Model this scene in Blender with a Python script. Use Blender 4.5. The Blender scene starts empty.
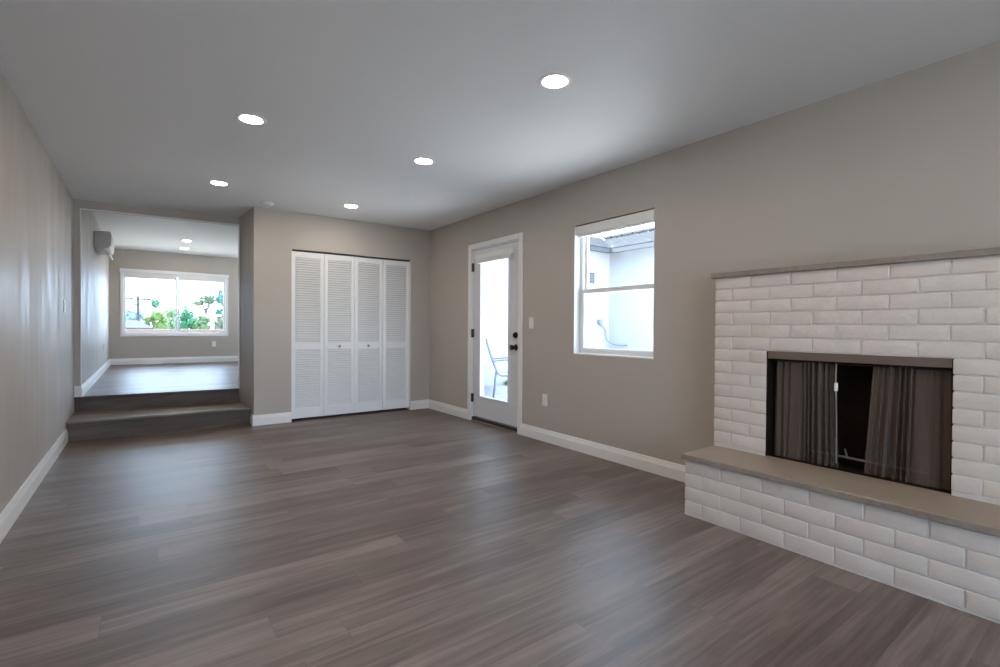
import bpy, bmesh, math, random
from mathutils import Vector, Matrix, noise
random.seed(7)
S = bpy.context.scene
COL = S.collection
# ------------------------------------------------------------------ camera
cam_d = bpy.data.cameras.new('camera'); cam = bpy.data.objects.new('camera', cam_d); COL.objects.link(cam)
cr = Vector((0.8069834, -0.5905388, 0.0064570)); cu = Vector((0.0015269, 0.0130197, 0.9999141)); cw = Vector((0.5905722, 0.8069042, -0.0114084))
m = Matrix(((cr.x, cu.x, -cw.x, 0), (cr.y, cu.y, -cw.y, 0), (cr.z, cu.z, -cw.z, 1.11), (0, 0, 0, 1)))
cam.matrix_world = m
cam_d.sensor_width = 36; cam_d.lens = 17.462; cam_d.clip_start = .05; cam_d.clip_end = 500
S.camera = cam
# ------------------------------------------------------------------ world, sun, exposure
W = bpy.data.worlds.new('sky'); S.world = W; W.use_nodes = True
wn = W.node_tree.nodes; bg = wn['Background']
bg.inputs[0].default_value = (.60, .785, 1, 1)
_wt = W.node_tree; _tc = wn.new('ShaderNodeTexCoord'); _sp = wn.new('ShaderNodeSeparateXYZ'); _wt.links.new(_tc.outputs['Generated'], _sp.inputs[0])
_m1 = wn.new('ShaderNodeMath'); _m1.operation = 'MAXIMUM'; _wt.links.new(_sp.outputs[1], _m1.inputs[0]); _m1.inputs[1].default_value = 0
_m2 = wn.new('ShaderNodeMath'); _m2.operation = 'MULTIPLY_ADD'; _wt.links.new(_m1.outputs[0], _m2.inputs[0]); _m2.inputs[1].default_value = 6.5; _m2.inputs[2].default_value = 2.4
_m3 = wn.new('ShaderNodeMath'); _m3.operation = 'MULTIPLY_ADD'; _wt.links.new(_sp.outputs[1], _m3.inputs[0]); _m3.inputs[1].default_value = -5.0; _m3.use_clamp = False
_wt.links.new(_m2.outputs[0], _m3.inputs[2]); _m4 = wn.new('ShaderNodeMath'); _m4.operation = 'MAXIMUM'
_wt.links.new(_m2.outputs[0], _m4.inputs[0]); _wt.links.new(_m3.outputs[0], _m4.inputs[1])
_wt.links.new(_m4.outputs[0], bg.inputs[1])          # hazy sky, brighter to the north than over the patio
sd = bpy.data.lights.new('sun', 'SUN'); sd.energy = 34; sd.angle = .01; sd.color = (1, .985, .96)
sun = bpy.data.objects.new('sun', sd); COL.objects.link(sun)
sun.rotation_euler = Vector((.32, -1.0, -1.51)).to_track_quat('-Z', 'Y').to_euler()
def portal(loc, d, w, h):
    l = bpy.data.lights.new('window_portal', 'AREA'); l.shape = 'RECTANGLE'; l.size = w; l.size_y = h
    l.cycles.is_portal = True
    o = bpy.data.objects.new('window_portal', l); COL.objects.link(o); o.location = loc
    o.rotation_euler = Vector(d).to_track_quat('-Z', 'Z').to_euler()
portal((3.40, 2.75, 1.46), (-1, 0, 0), .9, 1.2)
portal((3.40, 4.45, 1.08), (-1, 0, 0), .55, 1.6)
portal((.54, 12.2, 1.52), (0, -1, 0), 1.9, 1.3)
portal((.5, -2.75, 1.1), (0, 1, 0), 2.0, 2.1)
portal((3.35, 10.55, 1.37), (-1, 0, 0), 2.3, 1.9)
S.view_settings.view_transform = 'Standard'; S.view_settings.look = 'None'
S.view_settings.exposure = 0.66; S.view_settings.gamma = 1; S.view_settings.use_curve_mapping = False
LAMP = 106.0
cy = S.cycles
cy.use_denoising = True; cy.max_bounces = 10; cy.diffuse_bounces = 6; cy.glossy_bounces = 4
cy.transparent_max_bounces = 16; cy.sample_clamp_indirect = 6; cy.caustics_reflective = False; cy.caustics_refractive = False
# ------------------------------------------------------------------ helpers
class MB:
    """collects shapes into one mesh"""
    def __init__(s): s.v = []; s.f = []
    def add(s, vs, fs):
        n = len(s.v); s.v += [tuple(v) for v in vs]; s.f += [tuple(n+i for i in f) for f in fs]; return s
    def box(s, x0, y0, z0, x1, y1, z1):
        vs = [(x0,y0,z0),(x1,y0,z0),(x1,y1,z0),(x0,y1,z0),(x0,y0,z1),(x1,y0,z1),(x1,y1,z1),(x0,y1,z1)]
        return s.add(vs, [(0,3,2,1),(4,5,6,7),(0,1,5,4),(1,2,6,5),(2,3,7,6),(3,0,4,7)])
    def prism(s, poly, z0, z1):
        """poly: ccw plan points"""
        n = len(poly); vs = [(x,y,z0) for x,y in poly]+[(x,y,z1) for x,y in poly]
        return s.add(vs, [tuple(range(n-1,-1,-1)), tuple(range(n,2*n))]+[(i,(i+1)%n,n+(i+1)%n,n+i) for i in range(n)])
    def extr(s, prof, a, b, ax):
        """profile of (u, z) swept from a to b along a plan axis; ax maps (u, t, z) to a point"""
        n = len(prof); vs = [ax(u,a,z) for u,z in prof]+[ax(u,b,z) for u,z in prof]
        return s.add(vs, [tuple(range(n)), tuple(range(2*n-1,n-1,-1))]+[(i,n+i,n+(i+1)%n,(i+1)%n) for i in range(n)])
    def cyl(s, a, b, r0, r1=None, n=20, caps=True):
        a = Vector(a); b = Vector(b); r1 = r0 if r1 is None else r1
        d = (b-a).normalized(); t = d.orthogonal().normalized(); u = d.cross(t)
        vs = [a+(t*math.cos(2*math.pi*i/n)+u*math.sin(2*math.pi*i/n))*r0 for i in range(n)]
        vs += [b+(t*math.cos(2*math.pi*i/n)+u*math.sin(2*math.pi*i/n))*r1 for i in range(n)]
        fs = [(i,(i+1)%n,n+(i+1)%n,n+i) for i in range(n)]
        if caps: fs += [tuple(range(n-1,-1,-1)), tuple(range(n,2*n))]
        return s.add(vs, fs)
    def lathe(s, a, d, prof, n=28):
        """prof: (distance along d, radius)"""
        a = Vector(a); d = Vector(d).normalized(); t = d.orthogonal().normalized(); u = d.cross(t); vs = []
        for h, r in prof:
            for i in range(n): vs.append(a+d*h+(t*math.cos(2*math.pi*i/n)+u*math.sin(2*math.pi*i/n))*max(r,1e-4))
        fs = []
        for k in range(len(prof)-1):
            for i in range(n): fs.append((k*n+i, k*n+(i+1)%n, (k+1)*n+(i+1)%n, (k+1)*n+i))
        fs += [tuple(range(n-1,-1,-1)), tuple(range((len(prof)-1)*n, len(prof)*n))]
        return s.add(vs, fs)
    def tube(s, pts, r, n=10, closed=False):
        pts = [Vector(p) for p in pts]; N = len(pts); vs = []; ref = None
        for k, p in enumerate(pts):
            d = (pts[min(k+1,N-1)]-pts[max(k-1,0)]).normalized()
            if ref is None: ref = d.orthogonal().normalized()
            t = (ref-d*ref.dot(d)).normalized(); ref = t; u = d.cross(t)
            rr = r[k] if isinstance(r, (list, tuple)) else r
            for i in range(n): vs.append(p+(t*math.cos(2*math.pi*i/n)+u*math.sin(2*math.pi*i/n))*rr)
        fs = [(k*n+i, k*n+(i+1)%n, (k+1)*n+(i+1)%n, (k+1)*n+i) for k in range(N-1) for i in range(n)]
        fs += [tuple(range(n-1,-1,-1)), tuple(range((N-1)*n, N*n))]
        return s.add(vs, fs)
    def build(s, name, mat, parent=None, bevel=0, smooth=False, seg=2):
        me = bpy.data.meshes.new(name); me.from_pydata(s.v, [], s.f); me.update()
        bm = bmesh.new(); bm.from_mesh(me); bmesh.ops.recalc_face_normals(bm, faces=bm.faces); bm.to_mesh(me); bm.free()
        if smooth:
            for p in me.polygons: p.use_smooth = True
        me.materials.append(mat)
        o = bpy.data.objects.new(name, me); COL.objects.link(o)
        if parent is not None:
            o.parent = parent
        if bevel:
            b = o.modifiers.new('bevel', 'BEVEL'); b.width = bevel; b.segments = seg; b.limit_method = 'ANGLE'
        if smooth:
            o.data.set_sharp_from_angle(angle=math.radians(40)) if hasattr(o.data, 'set_sharp_from_angle') else None
        return o
def tag(o, label=None, cat=None, group=None, kind=None):
    if label: o['label'] = label
    if cat: o['category'] = cat
    if group: o['group'] = group
    if kind: o['kind'] = kind
    return o
def empty(name, loc=(0,0,0), rz=0):
    o = bpy.data.objects.new(name, None); COL.objects.link(o); o.location = loc; o.rotation_euler = (0,0,rz); o.empty_display_size = .1
    return o
def local(mb, o):
    """moves world coordinates in mb into the frame of an unrotated empty"""
    L = o.location; mb.v = [(x-L.x, y-L.y, z-L.z) for x, y, z in mb.v]; return mb
def part(mb, name, mat, root, **k): return local(mb, root).build(name, mat, root, **k)
def copy_tree(o, parent=None):
    c = o.copy(); COL.objects.link(c)
    if parent is not None: c.parent = parent
    for ch in list(o.children): copy_tree(ch, c)
    return c
def struct(o, label=None, cat=None):
    return tag(o, label, cat, None, 'structure')
# ------------------------------------------------------------------ materials
def newmat(name):
    mt = bpy.data.materials.new(name); mt.use_nodes = True
    nt = mt.node_tree; return mt, nt, nt.nodes, nt.links, nt.nodes['Principled BSDF']
def simple(name, col, rough=.5, metal=0, spec=.5, bump=0, bscale=60, var=0, detail=3):
    mt, nt, N, L, P = newmat(name)
    P.inputs['Base Color'].default_value = (*col, 1); P.inputs['Roughness'].default_value = rough
    P.inputs['Metallic'].default_value = metal; P.inputs['Specular IOR Level'].default_value = spec
    if bump or var:
        tc = N.new('ShaderNodeTexCoord'); nz = N.new('ShaderNodeTexNoise')
        nz.inputs['Scale'].default_value = bscale; nz.inputs['Detail'].default_value = detail
        L.new(tc.outputs['Object'], nz.inputs['Vector'])
        if bump:
            b = N.new('ShaderNodeBump'); b.inputs['Strength'].default_value = bump; b.inputs['Distance'].default_value = .01
            L.new(nz.outputs[0], b.inputs['Height']); L.new(b.outputs[0], P.inputs['Normal'])
        if var:
            mx = N.new('ShaderNodeMixRGB'); mx.blend_type = 'MIX'
            mx.inputs[1].default_value = (*[c*(1-var) for c in col], 1); mx.inputs[2].default_value = (*[min(1,c*(1+var)) for c in col], 1)
            L.new(nz.outputs[0], mx.inputs[0]); L.new(mx.outputs[0], P.inputs['Base Color'])
    return mt
def wallpaint(name, col, rough=.50, spec=.38):
    mt, nt, N, L, P = newmat(name)
    P.inputs['Base Color'].default_value = (*col, 1); P.inputs['Specular IOR Level'].default_value = spec
    tc = N.new('ShaderNodeTexCoord'); nz = N.new('ShaderNodeTexNoise'); nz.inputs['Scale'].default_value = 34; nz.inputs['Detail'].default_value = 4
    L.new(tc.outputs['Object'], nz.inputs['Vector'])
    b = N.new('ShaderNodeBump'); b.inputs['Strength'].default_value = .10; b.inputs['Distance'].default_value = .004
    L.new(nz.outputs[0], b.inputs['Height'])
    mp = N.new('ShaderNodeMapping'); mp.inputs['Scale'].default_value = (3.2, 3.2, .7)
    L.new(tc.outputs['Object'], mp.inputs['Vector'])
    n2 = N.new('ShaderNodeTexNoise'); n2.inputs['Scale'].default_value = 1.6; n2.inputs['Detail'].default_value = 3
    L.new(mp.outputs[0], n2.inputs['Vector'])
    mr = N.new('ShaderNodeMapRange'); mr.inputs['To Min'].default_value = rough-.10; mr.inputs['To Max'].default_value = rough+.14
    mr.inputs['From Min'].default_value = .3; mr.inputs['From Max'].default_value = .7
    L.new(n2.outputs[0], mr.inputs['Value']); L.new(mr.outputs[0], P.inputs['Roughness'])
    b2 = N.new('ShaderNodeBump'); b2.inputs['Strength'].default_value = .10; b2.inputs['Distance'].default_value = .01
    L.new(n2.outputs[0], b2.inputs['Height']); L.new(b.outputs[0], b2.inputs['Normal']); L.new(b2.outputs[0], P.inputs['Normal'])
    return mt
def plankmat(name, tones, pw=.185, pl=1.22, rough=.40):
    """vinyl planks running along x; rows step along y (and z on risers)"""
    mt, nt, N, L, P = newmat(name)
    def M(op, a=None, b=None):
        n = N.new('ShaderNodeMath'); n.operation = op
        for i, v in enumerate((a, b)):
            if v is None: continue
            if isinstance(v, (int, float)): n.inputs[i].default_value = v
            else: L.new(v, n.inputs[i])
        return n.outputs[0]
    tc = N.new('ShaderNodeTexCoord'); sp = N.new('ShaderNodeSeparateXYZ'); L.new(tc.outputs['Object'], sp.inputs[0])
    yy = M('ADD', sp.outputs[1], M('MULTIPLY', sp.outputs[2], 1.0))
    ry = M('DIVIDE', yy, pw); row = M('FLOOR', ry); fy = M('SUBTRACT', ry, row)
    wn_ = N.new('ShaderNodeTexWhiteNoise'); wn_.noise_dimensions = '1D'; L.new(row, wn_.inputs['W'])
    xx = M('ADD', M('DIVIDE', sp.outputs[0], pl), wn_.outputs['Value'])
    cx = M('FLOOR', xx); fx = M('SUBTRACT', xx, cx)
    pid = M('ADD', M('MULTIPLY', row, 17.31), M('MULTIPLY', cx, 5.77))
    w2 = N.new('ShaderNodeTexWhiteNoise'); w2.noise_dimensions = '1D'; L.new(pid, w2.inputs['W'])
    cb = N.new('ShaderNodeCombineXYZ')
    L.new(M('ADD', M('MULTIPLY', sp.outputs[0], 1.6), M('MULTIPLY', pid, 3.1)), cb.inputs[0])
    L.new(M('MULTIPLY', yy, 32.0), cb.inputs[1]); L.new(pid, cb.inputs[2])
    g = N.new('ShaderNodeTexNoise'); g.inputs['Scale'].default_value = 1.0; g.inputs['Detail'].default_value = 6; g.inputs['Roughness'].default_value = .62; g.inputs['Distortion'].default_value = .6
    L.new(cb.outputs[0], g.inputs['Vector'])
    cb2 = N.new('ShaderNodeCombineXYZ')
    L.new(M('ADD', M('MULTIPLY', sp.outputs[0], 1.3), M('MULTIPLY', pid, 1.7)), cb2.inputs[0]); L.new(M('MULTIPLY', yy, 5.0), cb2.inputs[1]); L.new(pid, cb2.inputs[2])
    g2 = N.new('ShaderNodeTexNoise'); g2.inputs['Scale'].default_value = 1.0; g2.inputs['Detail'].default_value = 3
    L.new(cb2.outputs[0], g2.inputs['Vector'])
    val = M('ADD', M('ADD', M('MULTIPLY', g.outputs[0], .66), M('MULTIPLY', w2.outputs['Value'], .13)), M('MULTIPLY', g2.outputs[0], .42))
    r = N.new('ShaderNodeValToRGB'); L.new(val, r.inputs[0])
    r.color_ramp.elements[0].position = .40; r.color_ramp.elements[0].color = (*tones[0], 1)
    r.color_ramp.elements[1].position = .76; r.color_ramp.elements[1].color = (*tones[2], 1)
    e = r.color_ramp.elements.new(.58); e.color = (*tones[1], 1)
    ey = M('MINIMUM', fy, M('SUBTRACT', 1.0, fy)); ex = M('MULTIPLY', M('MINIMUM', fx, M('SUBTRACT', 1.0, fx)), pl/pw)
    edge = M('LESS_THAN', M('MINIMUM', ex, ey), .008)
    mx = N.new('ShaderNodeMixRGB'); L.new(M('MULTIPLY', edge, .30), mx.inputs[0]); L.new(r.outputs[0], mx.inputs[1]); mx.inputs[2].default_value = (.03,.026,.022,1)
    L.new(mx.outputs[0], P.inputs['Base Color'])
    L.new(M('ADD', M('MULTIPLY', g.outputs[0], .26), rough-.10), P.inputs['Roughness'])
    b = N.new('ShaderNodeBump'); b.inputs['Strength'].default_value = .35; b.inputs['Distance'].default_value = .003
    L.new(M('SUBTRACT', g.outputs[0], M('MULTIPLY', edge, .8)), b.inputs['Height']); L.new(b.outputs[0], P.inputs['Normal'])
    P.inputs['Specular IOR Level'].default_value = .5
    return mt
def emis(name, col, st):
    mt, nt, N, L, P = newmat(name); N.remove(P)
    e = N.new('ShaderNodeEmission'); e.inputs[0].default_value = (*col, 1); e.inputs[1].default_value = st
    L.new(e.outputs[0], N['Material Output'].inputs[0]); return mt
def glassmat(name, tint=(.96,.98,1), refl=.07):
    mt, nt, N, L, P = newmat(name); N.remove(P)
    t = N.new('ShaderNodeBsdfTransparent'); t.inputs[0].default_value = (*tint, 1)
    g = N.new('ShaderNodeBsdfGlossy'); g.inputs['Roughness'].default_value = .02
    lw = N.new('ShaderNodeLayerWeight'); lw.inputs[0].default_value = .15
    mx = N.new('ShaderNodeMixShader'); mm = N.new('ShaderNodeMath'); mm.operation = 'MULTIPLY'; mm.inputs[1].default_value = refl*5
    L.new(lw.outputs['Fresnel'], mm.inputs[0]); L.new(mm.outputs[0], mx.inputs[0])
    L.new(t.outputs[0], mx.inputs[1]); L.new(g.outputs[0], mx.inputs[2]); L.new(mx.outputs[0], N['Material Output'].inputs[0]); return mt
def brickpaint(name, col):
    mt, nt, N, L, P = newmat(name)
    tc = N.new('ShaderNodeTexCoord'); n1 = N.new('ShaderNodeTexNoise'); n1.inputs['Scale'].default_value = 55; n1.inputs['Detail'].default_value = 6; n1.inputs['Roughness'].default_value = .65
    n2 = N.new('ShaderNodeTexNoise'); n2.inputs['Scale'].default_value = 9; n2.inputs['Detail'].default_value = 3
    L.new(tc.outputs['Object'], n1.inputs['Vector']); L.new(tc.outputs['Object'], n2.inputs['Vector'])
    b = N.new('ShaderNodeBump'); b.inputs['Strength'].default_value = .55; b.inputs['Distance'].default_value = .004
    L.new(n1.outputs[0], b.inputs['Height']); b2 = N.new('ShaderNodeBump'); b2.inputs['Strength'].default_value = .4; b2.inputs['Distance'].default_value = .012
    L.new(n2.outputs[0], b2.inputs['Height']); L.new(b.outputs[0], b2.inputs['Normal']); L.new(b2.outputs[0], P.inputs['Normal'])
    r = N.new('ShaderNodeValToRGB'); L.new(n2.outputs[0], r.inputs[0])
    r.color_ramp.elements[0].position = .3; r.color_ramp.elements[0].color = (*[c*.93 for c in col], 1); r.color_ramp.elements[1].position = .7; r.color_ramp.elements[1].color = (*col, 1)
    L.new(r.outputs[0], P.inputs['Base Color']); P.inputs['Roughness'].default_value = .5
    return mt
def curtainmesh(name):
    mt, nt, N, L, P = newmat(name)
    P.inputs['Base Color'].default_value = (.110,.082,.065,1); P.inputs['Metallic'].default_value = 0; P.inputs['Roughness'].default_value = .75; P.inputs['Specular IOR Level'].default_value = .2
    tc = N.new('ShaderNodeTexCoord'); mp = N.new('ShaderNodeMapping'); mp.inputs['Rotation'].default_value = (math.radians(45),0,0); mp.inputs['Scale'].default_value = (0.001,330,330)
    L.new(tc.outputs['Object'], mp.inputs['Vector']); ck = N.new('ShaderNodeTexChecker'); ck.inputs['Scale'].default_value = 1
    L.new(mp.outputs[0], ck.inputs['Vector'])
    t = N.new('ShaderNodeBsdfTransparent'); mx = N.new('ShaderNodeMixShader')
    mr = N.new('ShaderNodeMapRange'); mr.inputs['To Min'].default_value = .96; mr.inputs['To Max'].default_value = .72
    L.new(ck.outputs['Fac'], mr.inputs['Value']); L.new(mr.outputs[0], mx.inputs[0]); L.new(t.outputs[0], mx.inputs[1]); L.new(P.outputs[0], mx.inputs[2])
    L.new(mx.outputs[0], N['Material Output'].inputs[0]); return mt
def shingle(name):
    mt, nt, N, L, P = newmat(name)
    tc = N.new('ShaderNodeTexCoord'); bt = N.new('ShaderNodeTexBrick'); bt.inputs['Scale'].default_value = 3
    bt.inputs['Color1'].default_value = (.034,.038,.043,1); bt.inputs['Color2'].default_value = (.052,.056,.062,1); bt.inputs['Mortar'].default_value = (.018,.020,.022,1)
    bt.inputs['Mortar Size'].default_value = .03; L.new(tc.outputs['Object'], bt.inputs['Vector']); L.new(bt.outputs[0], P.inputs['Base Color'])
    P.inputs['Roughness'].default_value = 1; P.inputs['Specular IOR Level'].default_value = 0; return mt
M_wall = wallpaint('wall_paint', (.458,.416,.374))
M_ceil = simple('ceiling_paint', (.80,.81,.82), .55, bump=.12, bscale=40)
M_white = simple('white_trim', (.80,.79,.78), .35)
M_door = simple('door_paint', (.66,.67,.70), .35)
M_louver = simple('louver_paint', (.82,.82,.83), .45)
M_vinyl = simple('window_vinyl', (.80,.81,.82), .4)
M_plank = plankmat('floor_planks', ((.060,.041,.033),(.130,.098,.083),(.222,.178,.155)))
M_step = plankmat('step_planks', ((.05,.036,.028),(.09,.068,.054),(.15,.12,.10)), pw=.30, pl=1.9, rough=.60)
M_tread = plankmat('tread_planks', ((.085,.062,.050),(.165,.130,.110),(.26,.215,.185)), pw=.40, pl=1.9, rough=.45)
M_brick = brickpaint('painted_brick', (.67,.60,.55))
M_mortar = simple('painted_mortar', (.62,.585,.555), .8, bump=.4, bscale=80)
M_slab = simple('hearth_slab', (.33,.26,.20), .5, var=.10, bscale=5, bump=.05)
M_edge = simple('slab_edge', (.25,.21,.175), .6, var=.35, bscale=30, bump=.25)
M_soot = simple('firebox_black', (.016,.010,.008), .95, spec=.1, bump=.4, bscale=30)
M_lintel = simple('lintel_brown', (.15,.105,.082), .5)
M_mesh = curtainmesh('wire_mesh')
M_rod = simple('dark_iron', (.03,.028,.027), .5, .6)
M_steel = simple('dull_steel', (.32,.30,.28), .45, .6)
M_bronze = simple('dark_bronze', (.022,.021,.022), .38, .5)
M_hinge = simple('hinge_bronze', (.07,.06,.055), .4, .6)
M_glass = glassmat('pane_glass')
M_plastic = simple('white_plastic', (.78,.77,.74), .4)
M_acside = simple('aircon_plastic', (.55,.53,.51), .45)
M_lens = emis('lamp_lens', (1, .87, .73), LAMP)
M_rub = simple('threshold_dark', (.03,.022,.018), .5)
M_stucco = simple('white_stucco', (.42,.43,.44), .9, bump=.4, bscale=90)
M_conc = simple('patio_concrete', (.62,.62,.61), .9, var=.08, bscale=4)
M_shingle = shingle('roof_shingles')
M_fascia = simple('grey_fascia', (.06,.067,.075), .7)
M_dark = simple('slot_dark', (.03,.03,.03), .6)
M_grass = simple('ground_dry', (.26,.26,.24), 1, var=.2, bscale=.3)

# ================================================================== SETTING
R, LX, B, C = 3.166, -.609, 5.975, 2.441
YR = -2.6                                            # wall behind the camera
t = .16
def wallbox(name, boxes, mat=None):
    mb = MB()
    for b in boxes: mb.box(*b)
    return struct(mb.build(name, mat or M_wall))
# floors
struct(MB().prism([(LX-.1,YR-.1),(R+.02,YR-.1),(R+.02,B+.75),(.935,6.70),(LX-.1,6.82)], -.12, 0).build('floor', M_plank))
struct(MB().prism([(LX-.1,6.855),(.95,6.735),(3.2,6.735),(3.2,12.1),(LX-.1,12.1)], .20, .345).build('floor_upper', M_plank))
# ceilings
struct(MB().box(LX-t, YR-t, C, R+t, 6.80, C+.3).build('ceiling', M_ceil))
struct(MB().box(LX-t, 6.84, 2.60, 3.3, 12.1, 2.75).build('ceiling_upper', M_ceil))
# walls: main room
wallbox('wall_left', [(LX-t, YR, -.1, LX, 6.84, C+.02)])
W0, W1_, WZ0, WZ1 = 2.318, 3.186, .875, 2.045        # window opening
D0, D1, DZ = 3.975, 4.912, 2.055                      # door opening
wallbox('wall_right', [(R,YR,-.1,R+t,W0,C+.02),(R,W0,-.1,R+t,W1_,WZ0),(R,W0,WZ1,R+t,W1_,C+.02),(R,W1_,-.1,R+t,D0,C+.02),
                       (R,D0,DZ,R+t,D1,C+.02),(R,D1,-.1,R+t,6.84,C+.02)])
CX0, CX1, CZ = 1.372, 2.884, 2.012                    # closet opening
struct(MB().prism([(.978,B),(CX0,B),(CX0,B+.12),(1.09,B+.12),(1.045,6.68),(.935,6.70)], -.02, C+.01).build('wall_back', M_wall))
wallbox('wall_back_right', [(CX1,B,-.02,R+.01,B+.12,C+.01),(CX0-.001,B,CZ,CX1+.001,B+.12,C+.01)])
wallbox('wall_closet', [(1.0,6.60,-.02,R,6.68,C+.01)])
wallbox('wall_rear', [(LX-t,YR-t,-.1,-.5,YR,C+.02),(1.5,YR-t,-.1,R+t,YR,C+.02),(-.5,YR-t,2.12,1.5,YR,C+.02),(-.5,YR-t,-.1,1.5,YR,.02)])
# header above the steps, partition beyond, upper room
struct(MB().prism([(LX-.02,6.82),(.935,6.70),(1.0,6.70),(1.0,6.80),(LX-.02,6.93)], 2.355, 2.74).build('wall_header', M_wall))
wallbox('wall_partition', [(.935,6.695,-.02,3.3,6.79,2.74)])
wallbox('wall_upper_left', [(-.78,6.828,.30,-.556,12.1,2.62)])
FW = (-.39,1.460,.892,2.195)                          # far window opening x0,x1,z0,z1
wallbox('wall_far', [(-.78,12,0,FW[0],12.16,2.62),(FW[1],12,0,3.3,12.16,2.62),(FW[0],12,0,FW[1],12.16,FW[2]),(FW[0],12,FW[3],FW[1],12.16,2.62)])
wallbox('wall_upper_right', [(3.15,6.79,0,3.3,9.35,2.62),(3.15,11.75,0,3.3,12,2.62),(3.15,9.35,0,3.3,11.75,.40),(3.15,9.35,2.35,3.3,11.75,2.62)])
struct(MB().box(-1.2,12.16,2.66,3.8,13.4,2.74).build('sun_shade_eave', M_stucco))  # unseen overhang added to keep sun out of the far window

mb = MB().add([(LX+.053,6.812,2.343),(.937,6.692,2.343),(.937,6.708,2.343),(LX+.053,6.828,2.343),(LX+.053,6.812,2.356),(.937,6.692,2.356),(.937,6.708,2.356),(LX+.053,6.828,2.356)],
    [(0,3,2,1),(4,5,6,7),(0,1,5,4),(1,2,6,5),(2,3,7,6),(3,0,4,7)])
struct(mb.build('lit_bead_header', M_white))  # corner bead strips here and below, whitened for far-room light on the edges
struct(MB().box(.923,6.69,.347,.936,6.71,2.343).build('lit_bead_right', M_white))
struct(MB().box(-.557,6.815,.47,-.548,6.83,2.343).build('lit_bead_left', M_white))
# baseboards -------------------------------------------------------------
BP = [(0,0),(.0,.118),(.005,.118),(.008,.112),(.009,.100),(.012,.094),(.0125,.086),(.016,.080),(.016,0)]
def base(name, a, b, inward, z0=0, h=1.0):
    """baseboard from plan point a to b, profile growing along 'inward'"""
    a = Vector((*a, 0)); b = Vector((*b, 0)); n = Vector((*inward, 0)).normalized(); mb = MB()
    k = len(BP); vs = [a+n*u+Vector((0,0,z0+z*h)) for u,z in BP]+[b+n*u+Vector((0,0,z0+z*h)) for u,z in BP]
    mb.add(vs, [tuple(range(k)), tuple(range(2*k-1,k-1,-1))]+[(i,k+i,k+(i+1)%k,(i+1)%k) for i in range(k)])
    return struct(mb.build(name, M_white))
base('baseboard_left', (LX,YR), (LX,6.145), (1,0), h=1.08)
base('baseboard_right', (R,1.70), (R,3.925), (-1,0))
base('baseboard_right_corner', (R,4.962), (R,B), (-1,0))
base('baseboard_right_rear', (R,YR), (R,.22), (-1,0))
base('baseboard_back_left', (.965,B), (1.372,B), (0,-1))
base('baseboard_back_right', (2.884,B), (R,B), (0,-1))
base('baseboard_return', (.978,B-.01), (.9715,6.085), (-1,-.06))
base('baseboard_jamb', (-.607,6.825), (-.556,6.822), (0,-1), .345)
base('baseboard_upper_left', (-.556,6.80), (-.556,12), (1,0), .345)
base('baseboard_far', (-.556,12), (3.15,12), (0,-1), .345)
base('baseboard_partition', (.928,6.80), (3.15,6.80), (0,1), .345)

# built-in steps ----------------------------------------------------------
st = empty('step', (.16,6.14,0)); tag(st, 'lower wide wood-plank step rising from the main floor to the upper room', 'step', 'steps up to the far room')
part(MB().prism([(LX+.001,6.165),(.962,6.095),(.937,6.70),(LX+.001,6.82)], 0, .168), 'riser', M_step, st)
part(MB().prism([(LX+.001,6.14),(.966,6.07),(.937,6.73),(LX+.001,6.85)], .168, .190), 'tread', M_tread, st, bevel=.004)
st2 = empty('step', (.16,6.8,0)); tag(st2, 'upper dark step whose riser meets the far room floor', 'step', 'steps up to the far room')
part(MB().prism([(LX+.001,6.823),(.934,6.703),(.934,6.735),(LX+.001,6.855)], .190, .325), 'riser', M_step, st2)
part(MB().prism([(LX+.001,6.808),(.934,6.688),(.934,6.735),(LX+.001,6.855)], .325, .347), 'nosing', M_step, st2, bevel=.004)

# ================================================================== WINDOW 1 (right wall)
w1 = struct(empty('window_1', (R+.08,2.75,WZ0)), 'white single-hung window in the right wall looking at the patio', 'window')
X0, X1 = R+.075, R+.15
def ringbox(mb, x0, x1, y0, y1, z0, z1, w, wb=None, wt=None):
    wb = wb or w; wt = wt or w
    mb.box(x0,y0,z0,x1,y1,z0+wb); mb.box(x0,y0,z1-wt,x1,y1,z1); mb.box(x0,y0,z0+wb,x1,y0+w,z1-wt); mb.box(x0,y1-w,z0+wb,x1,y1,z1-wt)
mb = MB(); ringbox(mb, X0, X1, W0-.035, W1_-.004, WZ0+.004, WZ1-.004, .035, .034)
part(mb, 'window_frame', M_vinyl, w1, bevel=.004)
mb = MB(); ringbox(mb, X0-.012, X0+.03, W0-.01, W1_-.036, WZ0+.034, 1.468, .030, .026, .04)
lo = part(mb, 'sash', M_vinyl, w1, bevel=.004)
MB().box(R+.09-(R+.08), W0-.0-2.75, .055, R+.094-(R+.08), W1_-.066-2.75, .56).build('glass', M_glass, lo)
mb = MB(); ringbox(mb, X0+.032, X0+.06, W0-.01, W1_-.036, 1.43, WZ1-.036, .028, .034, .03)
up = part(mb, 'sash', M_vinyl, w1, bevel=.004)
MB().box(.045, W0+.0-2.75, .585, .049, W1_-.062-2.75, 1.115).build('glass', M_glass, up)
mb = MB(); mb.box(R+.004, W0+.002, WZ0, R+.075, W1_-.002, WZ0+.012)
part(mb, 'window_sill', M_white, w1, bevel=.003)
mb = MB(); mb.box(R+.002, W1_-.006, WZ0+.01, R+.075, W1_, WZ1); mb.box(R+.002, W0, WZ0+.01, R+.075, W0+.006, WZ1)
part(mb, 'jamb', M_white, w1)
mb = MB(); mb.box(X0-.024, 2.69, 1.452, X0-.012, 2.76, 1.466); part(mb, 'sash_lock', M_vinyl, w1, bevel=.003)
rb = tag(empty('roller_blind', (R+.035,2.75,1.95)), 'white blind rolled up at the top of the right-wall window', 'blind')
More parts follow.
